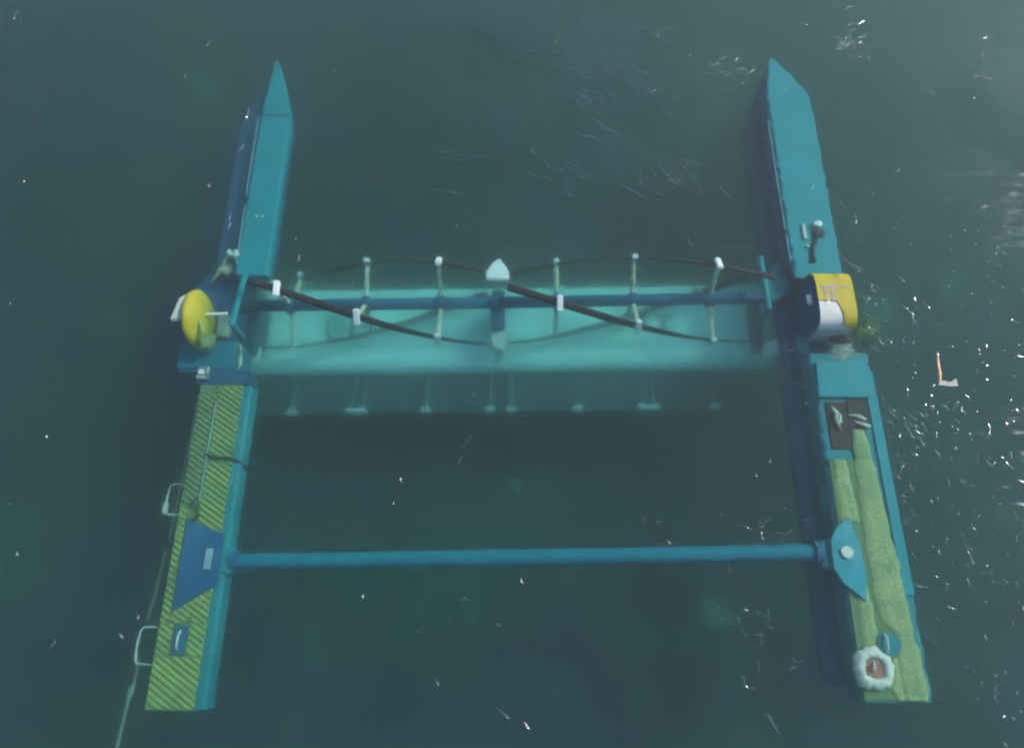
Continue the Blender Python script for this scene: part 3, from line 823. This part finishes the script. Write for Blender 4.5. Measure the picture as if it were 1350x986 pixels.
# ------------------------------------------------------------------ surface ripples
CREST = [(-0.30,-1.24,-0.01,-1.39),(8.53,5.20,8.39,4.62),(7.71,4.41,7.77,4.22),(-8.05,13.24,-7.83,13.20),(-7.42,13.31,-7.42,13.03),(-7.84,13.58,-7.91,13.33),(-7.74,12.31,-7.82,12.03),(-5.98,13.15,-5.98,12.78),(-5.77,12.79,-5.81,12.49),(-6.19,11.34,-6.19,10.87),(-6.16,10.28,-6.22,10.01),(-6.17,8.43,-6.15,7.98),(-6.50,9.73,-6.35,9.60),(-6.73,9.19,-6.77,9.05),(-8.59,9.83,-8.63,9.68),(-0.80,3.47,-0.84,3.27),(-1.00,3.05,-1.02,2.85),(-0.93,3.25,-0.99,3.13),(-2.12,2.64,-2.09,2.50),(2.38,1.91,2.48,1.82),(4.81,2.37,4.84,2.26),(4.89,3.05,4.88,2.93),(7.17,9.96,7.10,9.67),(7.10,8.87,7.23,8.63),(6.45,12.03,6.30,11.75),(5.70,12.63,5.58,12.33),(5.03,12.50,4.97,12.27),(5.23,12.52,5.45,12.52),(5.79,12.39,6.05,12.39),(6.49,10.07,6.57,9.96),(5.27,10.84,5.34,10.65),(4.50,9.19,4.74,8.80),(7.85,9.10,7.90,8.93),(6.59,9.26,6.50,9.03),(7.45,8.46,7.33,8.20),(6.87,7.56,7.24,7.04),(7.42,6.80,7.50,6.55),(7.39,6.49,7.20,6.22),(7.22,7.12,7.19,6.94),(8.64,9.70,8.51,9.54),(7.48,6.39,7.47,6.25),(10.83,12.29,11.29,12.27),(11.25,13.19,11.15,12.77),(9.48,11.97,9.63,11.90),(9.66,11.79,9.84,11.77),(8.03,6.99,8.11,6.79),(7.66,6.43,7.65,6.29),(8.20,6.17,8.21,5.80),(7.97,6.31,8.18,6.07),(8.08,5.50,8.00,5.39),(7.57,5.56,7.63,5.39),(7.33,5.57,7.47,5.38),(8.18,4.16,8.24,3.97),(8.02,3.99,8.01,3.86),(8.47,4.21,8.41,4.02),(8.67,4.24,8.59,3.99),(8.73,4.16,8.74,3.92),(8.93,4.37,8.89,4.21),(7.85,3.43,7.86,3.26),(8.09,3.23,8.08,3.03),(7.46,3.57,7.43,3.39),(8.55,3.68,8.55,3.53),(9.18,3.65,9.06,3.45),(9.01,3.06,9.00,2.91),(9.08,3.04,9.08,2.87),(9.46,3.22,9.49,3.11),(8.82,3.20,8.86,3.01),(7.89,1.61,7.91,1.48),(8.21,1.68,8.24,1.58),(9.27,2.10,9.29,1.89),(9.23,1.73,9.19,1.49),(8.28,1.36,8.34,1.12),(8.44,1.03,8.45,0.93),(9.00,0.86,9.02,0.71),(7.71,0.85,7.75,0.66),(8.13,0.80,8.23,0.61),(7.43,0.26,7.47,0.15),(7.33,-0.10,7.34,-0.26),(8.55,-0.20,8.59,-0.31),(7.90,-0.57,7.92,-0.70),(8.17,-0.87,8.20,-1.03),(8.23,-0.60,8.30,-0.71),(7.98,-0.78,8.01,-0.86),(7.79,-0.55,7.79,-0.62),(4.28,-1.31,4.46,-1.65),(3.91,-0.70,4.09,-0.99),(4.20,-0.52,4.25,-0.70),(4.83,-0.40,4.94,-0.57),(4.76,-0.57,4.88,-0.64),(1.24,12.75,1.61,12.48),(1.39,12.49,1.87,12.05),(0.69,11.14,0.75,10.72),(1.23,12.54,1.40,12.46),(1.02,13.43,0.95,13.21),(0.18,14.29,0.58,14.04),(-1.30,14.22,-0.93,14.10),(-2.48,14.24,-2.00,14.07),(1.79,11.01,2.08,10.65),(2.13,10.72,2.42,10.51),(1.33,10.62,1.99,10.40),(0.16,9.58,0.56,9.36),(0.64,9.91,0.77,9.63),(-1.28,8.18,-1.27,7.99),(-1.95,9.07,-1.51,9.03),(-1.44,9.01,-1.18,8.90),(-0.82,8.86,-0.46,8.79),(0.42,10.20,0.49,9.96),(2.38,9.27,2.69,8.88),(2.72,8.94,3.00,8.75),(2.74,9.37,2.86,9.19),(3.09,9.06,3.31,8.90),(3.56,11.64,3.91,11.57),(3.40,11.22,3.65,11.11),(3.11,11.75,3.33,11.91),(3.82,9.93,3.88,9.66),(4.54,12.65,4.90,12.62),(4.77,11.88,5.22,11.80),(5.12,12.08,5.47,12.05),(3.71,7.87,3.82,7.61),(6.67,13.24,6.92,13.24),(7.08,13.59,7.22,13.47),(6.81,14.00,7.17,13.92),(8.09,14.38,8.47,14.55),(8.11,13.45,8.23,13.04),(8.39,12.94,8.69,12.62),(7.72,13.51,7.96,13.45),(8.14,13.91,8.63,14.03),(10.42,14.60,10.68,14.46),(11.21,13.46,11.66,13.55),(12.30,14.52,12.41,13.97),(12.19,14.60,12.21,14.13),(-4.02,11.58,-3.56,11.54),(-3.61,10.70,-3.30,10.68),(-4.32,12.44,-4.30,12.26),(-3.28,13.50,-2.91,13.42),(-2.89,13.21,-2.59,13.15),(-3.63,6.62,-3.40,6.60),(-3.44,6.66,-3.29,6.73),(-4.66,7.83,-4.70,7.73),(-4.55,7.35,-4.60,7.22),(-12.34,14.25,-12.35,13.93),(-12.10,14.02,-12.16,13.67),(-11.68,13.52,-11.91,13.30),(-12.07,13.52,-12.22,13.44),(-11.21,14.20,-11.42,14.00),(-11.46,13.98,-11.64,13.81),(-11.69,11.62,-11.94,11.40),(-11.04,11.01,-11.14,10.92),(-10.93,14.29,-10.52,14.51),(-10.29,14.29,-10.04,14.52),(-10.99,14.45,-11.20,14.25),(-10.83,12.66,-10.75,12.66),(-10.41,12.96,-10.32,12.96),(-9.48,10.66,-9.47,10.56),(-10.86,9.24,-10.85,9.15),(-9.32,2.13,-9.35,2.04),(-11.17,10.26,-11.11,10.26),(-7.95,-0.23,-7.93,-0.37),(-6.79,-0.13,-6.77,-0.25),(-8.75,1.74,-8.67,1.74),(-1.54,-0.01,-1.50,-0.07),(-0.27,0.10,-0.21,0.01),(0.11,0.83,0.23,0.76),(-0.91,0.47,-0.84,0.47),(2.78,1.54,2.85,1.40),(2.69,1.88,2.72,1.81),(4.50,1.65,4.61,1.51),(6.45,1.26,6.54,1.20),(3.85,2.04,3.82,1.93),(5.15,0.78,5.24,0.75)]
cm = bpy.data.materials.new('ripple_crest')
cm.use_nodes = True
nt = cm.node_tree
nt.nodes.remove(nt.nodes["Principled BSDF"])
tr_ = nt.nodes.new("ShaderNodeBsdfTransparent")
gl = nt.nodes.new("ShaderNodeBsdfGlossy")
gl.inputs["Roughness"].default_value = 0.12
mx = nt.nodes.new("ShaderNodeMixShader")
mx.inputs[0].default_value = 0.20
nt.links.new(tr_.outputs[0], mx.inputs[1])
nt.links.new(gl.outputs[0], mx.inputs[2])
nt.links.new(mx.outputs[0], nt.nodes["Material Output"].inputs["Surface"])
cverts, cfaces = [], []
rnd = random.Random(11)
def crest(x0, y0, x1, y1, w, h, wob=0.02):
    a, c = Vector((x0, y0, 0)), Vector((x1, y1, 0))
    d = c - a
    if d.length < 0.02:
        return
    n = max(4, int(d.length / 0.035))
    nn = Vector((-d.y, d.x, 0)).normalized()
    base = len(cverts)
    sd = rnd.uniform(0, 100)
    for i in range(n + 1):
        t = i / n
        e = sin(pi * min(1, max(0, t * .96 + .02))) ** .6 * (0.55 + 0.6 * abs(noise.noise(Vector((t * 5, sd, 0)))) * 2)
        p = a + d * t + nn * wob * noise.noise(Vector((t * 3, sd, 5))) * 2
        for u, v in ((-1, 0), (-.5, .75), (0, 1), (.5, .75), (1, 0)):
            q = p + nn * (u * w * e)
            cverts.append((q.x, q.y, WL + 0.004 + h * v * e))
    for i in range(n):
        for k in range(4):
            s = base + i * 5 + k
            cfaces.append((s, s + 1, s + 6, s + 5))
KS = (H - WL) / H
for x0, y0, x1, y1 in CREST:
    crest(x0 * KS, y0 * KS, x1 * KS, y1 * KS, rnd.uniform(.010, .022), rnd.uniform(.010, .02), .05)
# scattered small ones: dense to the right, sparse elsewhere
for k in range(240):
    x, y = rnd.uniform(7.4, 11.5), rnd.uniform(-2, 8)
    l, a = rnd.choice((.04, .05, .07, .11)) * rnd.uniform(.8, 1.2), rnd.gauss(1.85, .35)
    w_ = rnd.uniform(.008, .022)
    crest(x, y, x + l * cos(a), y + l * sin(a), w_, w_ * rnd.uniform(.2, .7))
for k in range(1000):
    x, y = rnd.uniform(-12, 13), rnd.uniform(-2, 15)
    if noise.noise(Vector((x * .3, y * .3, 2.2))) < 0.05:
        continue
    l, a = rnd.uniform(.03, .2), rnd.gauss(-.4, .5)
    crest(x, y, x + l * cos(a), y + l * sin(a), rnd.uniform(.004, .010), rnd.uniform(.003, .008))
for k in range(70):
    y = rnd.uniform(-1.1, 8.5)
    x = 7.28 - .012 * y + rnd.gauss(0.05, .09)
    l, a = rnd.uniform(.05, .22), rnd.gauss(-.9, .3)
    crest(x * KS, y * KS, (x + l * cos(a)) * KS, (y + l * sin(a)) * KS, rnd.uniform(.005, .012), rnd.uniform(.006, .016), .05)
for k in range(120):
    x = rnd.uniform(-5.6, 5.6)
    y = rnd.choice((7.55, 5.2, 1.4)) + .02 * x + rnd.gauss(0, .06)
    l, a = rnd.uniform(.08, .3), rnd.gauss(0, .25)
    crest(x * KS, y * KS, (x + l * cos(a)) * KS, (y + l * sin(a)) * KS, rnd.uniform(.004, .009), rnd.uniform(.005, .010), .04)
for cx_, cy_, n_, an, sp in ((1.6, 11.6, 12, -.7, .8), (2.6, 12.2, 10, -.6, .9), (0.3, 13.0, 10, -.25, 1.0), (3.4, 9.6, 9, -.8, .7), (1.2, 9.2, 8, -.5, .8), (-1.2, 9.9, 8, -.05, .9), (5.0, 12.6, 10, .1, .8), (7.9, 13.2, 9, .4, .7), (4.2, 0.2, 2, -1.0, .6), (3.4, 13.6, 9, -.5, .8), (7.6, 3.8, 3, -.9, .5), (4.6, 1.7, 2, .1, .5)):
    for k in range(n_ * 4):
        x, y = cx_ + rnd.gauss(0, sp * .5), cy_ + rnd.gauss(0, sp * .35)
        l, a = rnd.uniform(.10, .42), rnd.gauss(an, .22)
        crest(x * KS, y * KS, (x + l * cos(a)) * KS, (y + l * sin(a)) * KS, rnd.uniform(.005, .011), rnd.uniform(.004, .010), .06)
me = bpy.data.meshes.new('ripple_crests')
me.from_pydata(cverts, [], cfaces)
for p in me.polygons:
    p.use_smooth = True
me.materials.append(cm)
def flush(nm, mt_):
    global cverts, cfaces
    me = bpy.data.meshes.new(nm)
    me.from_pydata(cverts, [], cfaces)
    me.polygons.foreach_set('use_smooth', [True] * len(cfaces))
    me.materials.append(mt_)
    o = bpy.data.objects.new(nm, me)
    COL.objects.link(o)
    cverts, cfaces = [], []
    return o
cverts, cfaces = [], []
for k in range(170):
    x = rnd.uniform(7.7, 12.5)
    y = rnd.uniform(-2.2, 5.4)
    if noise.noise(Vector((x * .8, y * .5, 3.1))) < -0.12 and rnd.random() < .8:
        continue
    l, a, w_ = rnd.choice((.02, .03, .04, .08)) * rnd.uniform(.9, 1.5), rnd.gauss(1.95, .25), rnd.uniform(.006, .018)
    crest(x, y, x + l * cos(a), y + l * sin(a), w_, w_ * rnd.uniform(.15, .4), .01)
for k in range(24):
    x, y = rnd.uniform(-12.5, 12), rnd.uniform(-2, 15)
    l, a, w_ = rnd.uniform(.02, .07), rnd.uniform(0, 3.1), rnd.uniform(.004, .010)
    crest(x, y, x + l * cos(a), y + l * sin(a), w_, w_ * .8, .01)
gm = cm.copy()
gm.name = 'sun_glint'
for n_ in gm.node_tree.nodes:
    if n_.type == 'MIX_SHADER':
        n_.inputs[0].default_value = 0.55
    if n_.type == 'BSDF_GLOSSY':
        n_.inputs["Roughness"].default_value = 0.16
tag(flush('sun_glints', gm), 'tiny bright sun glints on wavelets to the right of the right pontoon', 'glints', None, 'stuff')
o = bpy.data.objects.new('ripple_crests', me)
COL.objects.link(o)
tag(o, 'thin glinting ripple crests scattered over the river surface', 'ripples', None, 'stuff')

# wind-ruffled water: where the breeze touches down the surface mirrors the sky
rm = bpy.data.materials.new('ruffled_water')
rm.use_nodes = True
nt = rm.node_tree
N, L = nt.nodes, nt.links
N.remove(N["Principled BSDF"])
co = N.new("ShaderNodeTexCoord")
nz = N.new("ShaderNodeTexNoise")
nz.inputs["Scale"].default_value = 0.45
nz.inputs["Detail"].default_value = 7
nz.inputs["Roughness"].default_value = 0.6
L.new(co.outputs["Object"], nz.inputs["Vector"])
mr = N.new("ShaderNodeMapRange")
mr.interpolation_type = 'SMOOTHSTEP'
mr.inputs["From Min"].default_value = 0.36
mr.inputs["From Max"].default_value = 0.72
mr.inputs["To Max"].default_value = 1.0
L.new(nz.outputs["Fac"], mr.inputs["Value"])
at = N.new("ShaderNodeAttribute")
at.attribute_name = "edge"
m1 = N.new("ShaderNodeMath")
m1.operation = 'MULTIPLY'
L.new(mr.outputs[0], m1.inputs[0])
L.new(at.outputs["Fac"], m1.inputs[1])
fr_ = N.new("ShaderNodeFresnel")
fr_.inputs["IOR"].default_value = 1.48
m2 = N.new("ShaderNodeMath")
m2.operation = 'MULTIPLY'
L.new(m1.outputs[0], m2.inputs[0])
L.new(fr_.outputs[0], m2.inputs[1])
t_ = N.new("ShaderNodeBsdfTransparent")
g_ = N.new("ShaderNodeBsdfGlossy")
g_.inputs["Roughness"].default_value = 0.18
ms = N.new("ShaderNodeMixShader")
L.new(m2.outputs[0], ms.inputs[0])
L.new(t_.outputs[0], ms.inputs[1])
L.new(g_.outputs[0], ms.inputs[2])
L.new(ms.outputs[0], N["Material Output"].inputs["Surface"])
def ruffle(x0, x1, y0, y1, step, label, amt, hs):
    nx, ny = int((x1 - x0) / step), int((y1 - y0) / step)
    vv, ff, ed = [], [], []
    for j in range(ny + 1):
        for i in range(nx + 1):
            x, y = x0 + i * step, y0 + j * step
            s_, t2 = i / nx, j / ny
            e = min(1, min(s_, 1 - s_) * 4) * min(1, min(t2, 1 - t2) * 4)
            h = hs * (0.010 * noise.noise(Vector((x * 2.2, y * 7.5, 0))) + 0.006 * noise.noise(Vector((x * 6, y * 17, 3))))
            vv.append((x, y, WL + 0.03 + h))
            ed.append(e * e * (3 - 2 * e) * amt)
    for j in range(ny):
        for i in range(nx):
            q = j * (nx + 1) + i
            ff.append((q, q + 1, q + nx + 2, q + nx + 1))
    me = bpy.data.meshes.new('wind_ripples')
    me.from_pydata(vv, [], ff)
    me.polygons.foreach_set('use_smooth', [True] * len(ff))
    a_ = me.attributes.new('edge', 'FLOAT', 'POINT')
    a_.data.foreach_set('value', ed)
    me.materials.append(rm)
    o = bpy.data.objects.new('wind_ripples', me)
    COL.objects.link(o)
    tag(o, label, 'ripples', None, 'stuff')
ruffle(7.6, 15.5, 6.6, 19.0, 0.06, 'pale wind ruffled water in the upper right of the river', 0.34, 1.0)
ruffle(-4.8, 5.6, 8.2, 17.5, 0.06, 'faint wind ruffled water between the two bows', 1.0, 2.2)
ruffle(-14.5, -7.4, 7.5, 17.5, 0.07, 'faint wind ruffled water left of the left bow', 0.9, 2.0)
ruffle(7.5, 12.5, -3.5, 4.2, 0.06, 'faint wind ruffled water right of the right deck', 0.25, 1.6)

# milky veil volume over everything, added for the sky reflected on the water
hz = bpy.data.materials.new('sky_veil')
hz.use_nodes = True
nt = hz.node_tree
nt.nodes.remove(nt.nodes["Principled BSDF"])
pv = nt.nodes.new("ShaderNodeVolumePrincipled")
pv.inputs["Color"].default_value = (0.97, 0.93, 0.98, 1)
pv.inputs["Density"].default_value = 0.0044
pv.inputs["Anisotropy"].default_value = 0.45
nt.links.new(pv.outputs[0], nt.nodes["Material Output"].inputs["Volume"])
tag(put('sky_veil', box(-170, 170, -160, 190, -11.0, 13.6, 0), hz), 'thin pale veil added for the sky reflected on the river', 'sky_veil', None, 'stuff')
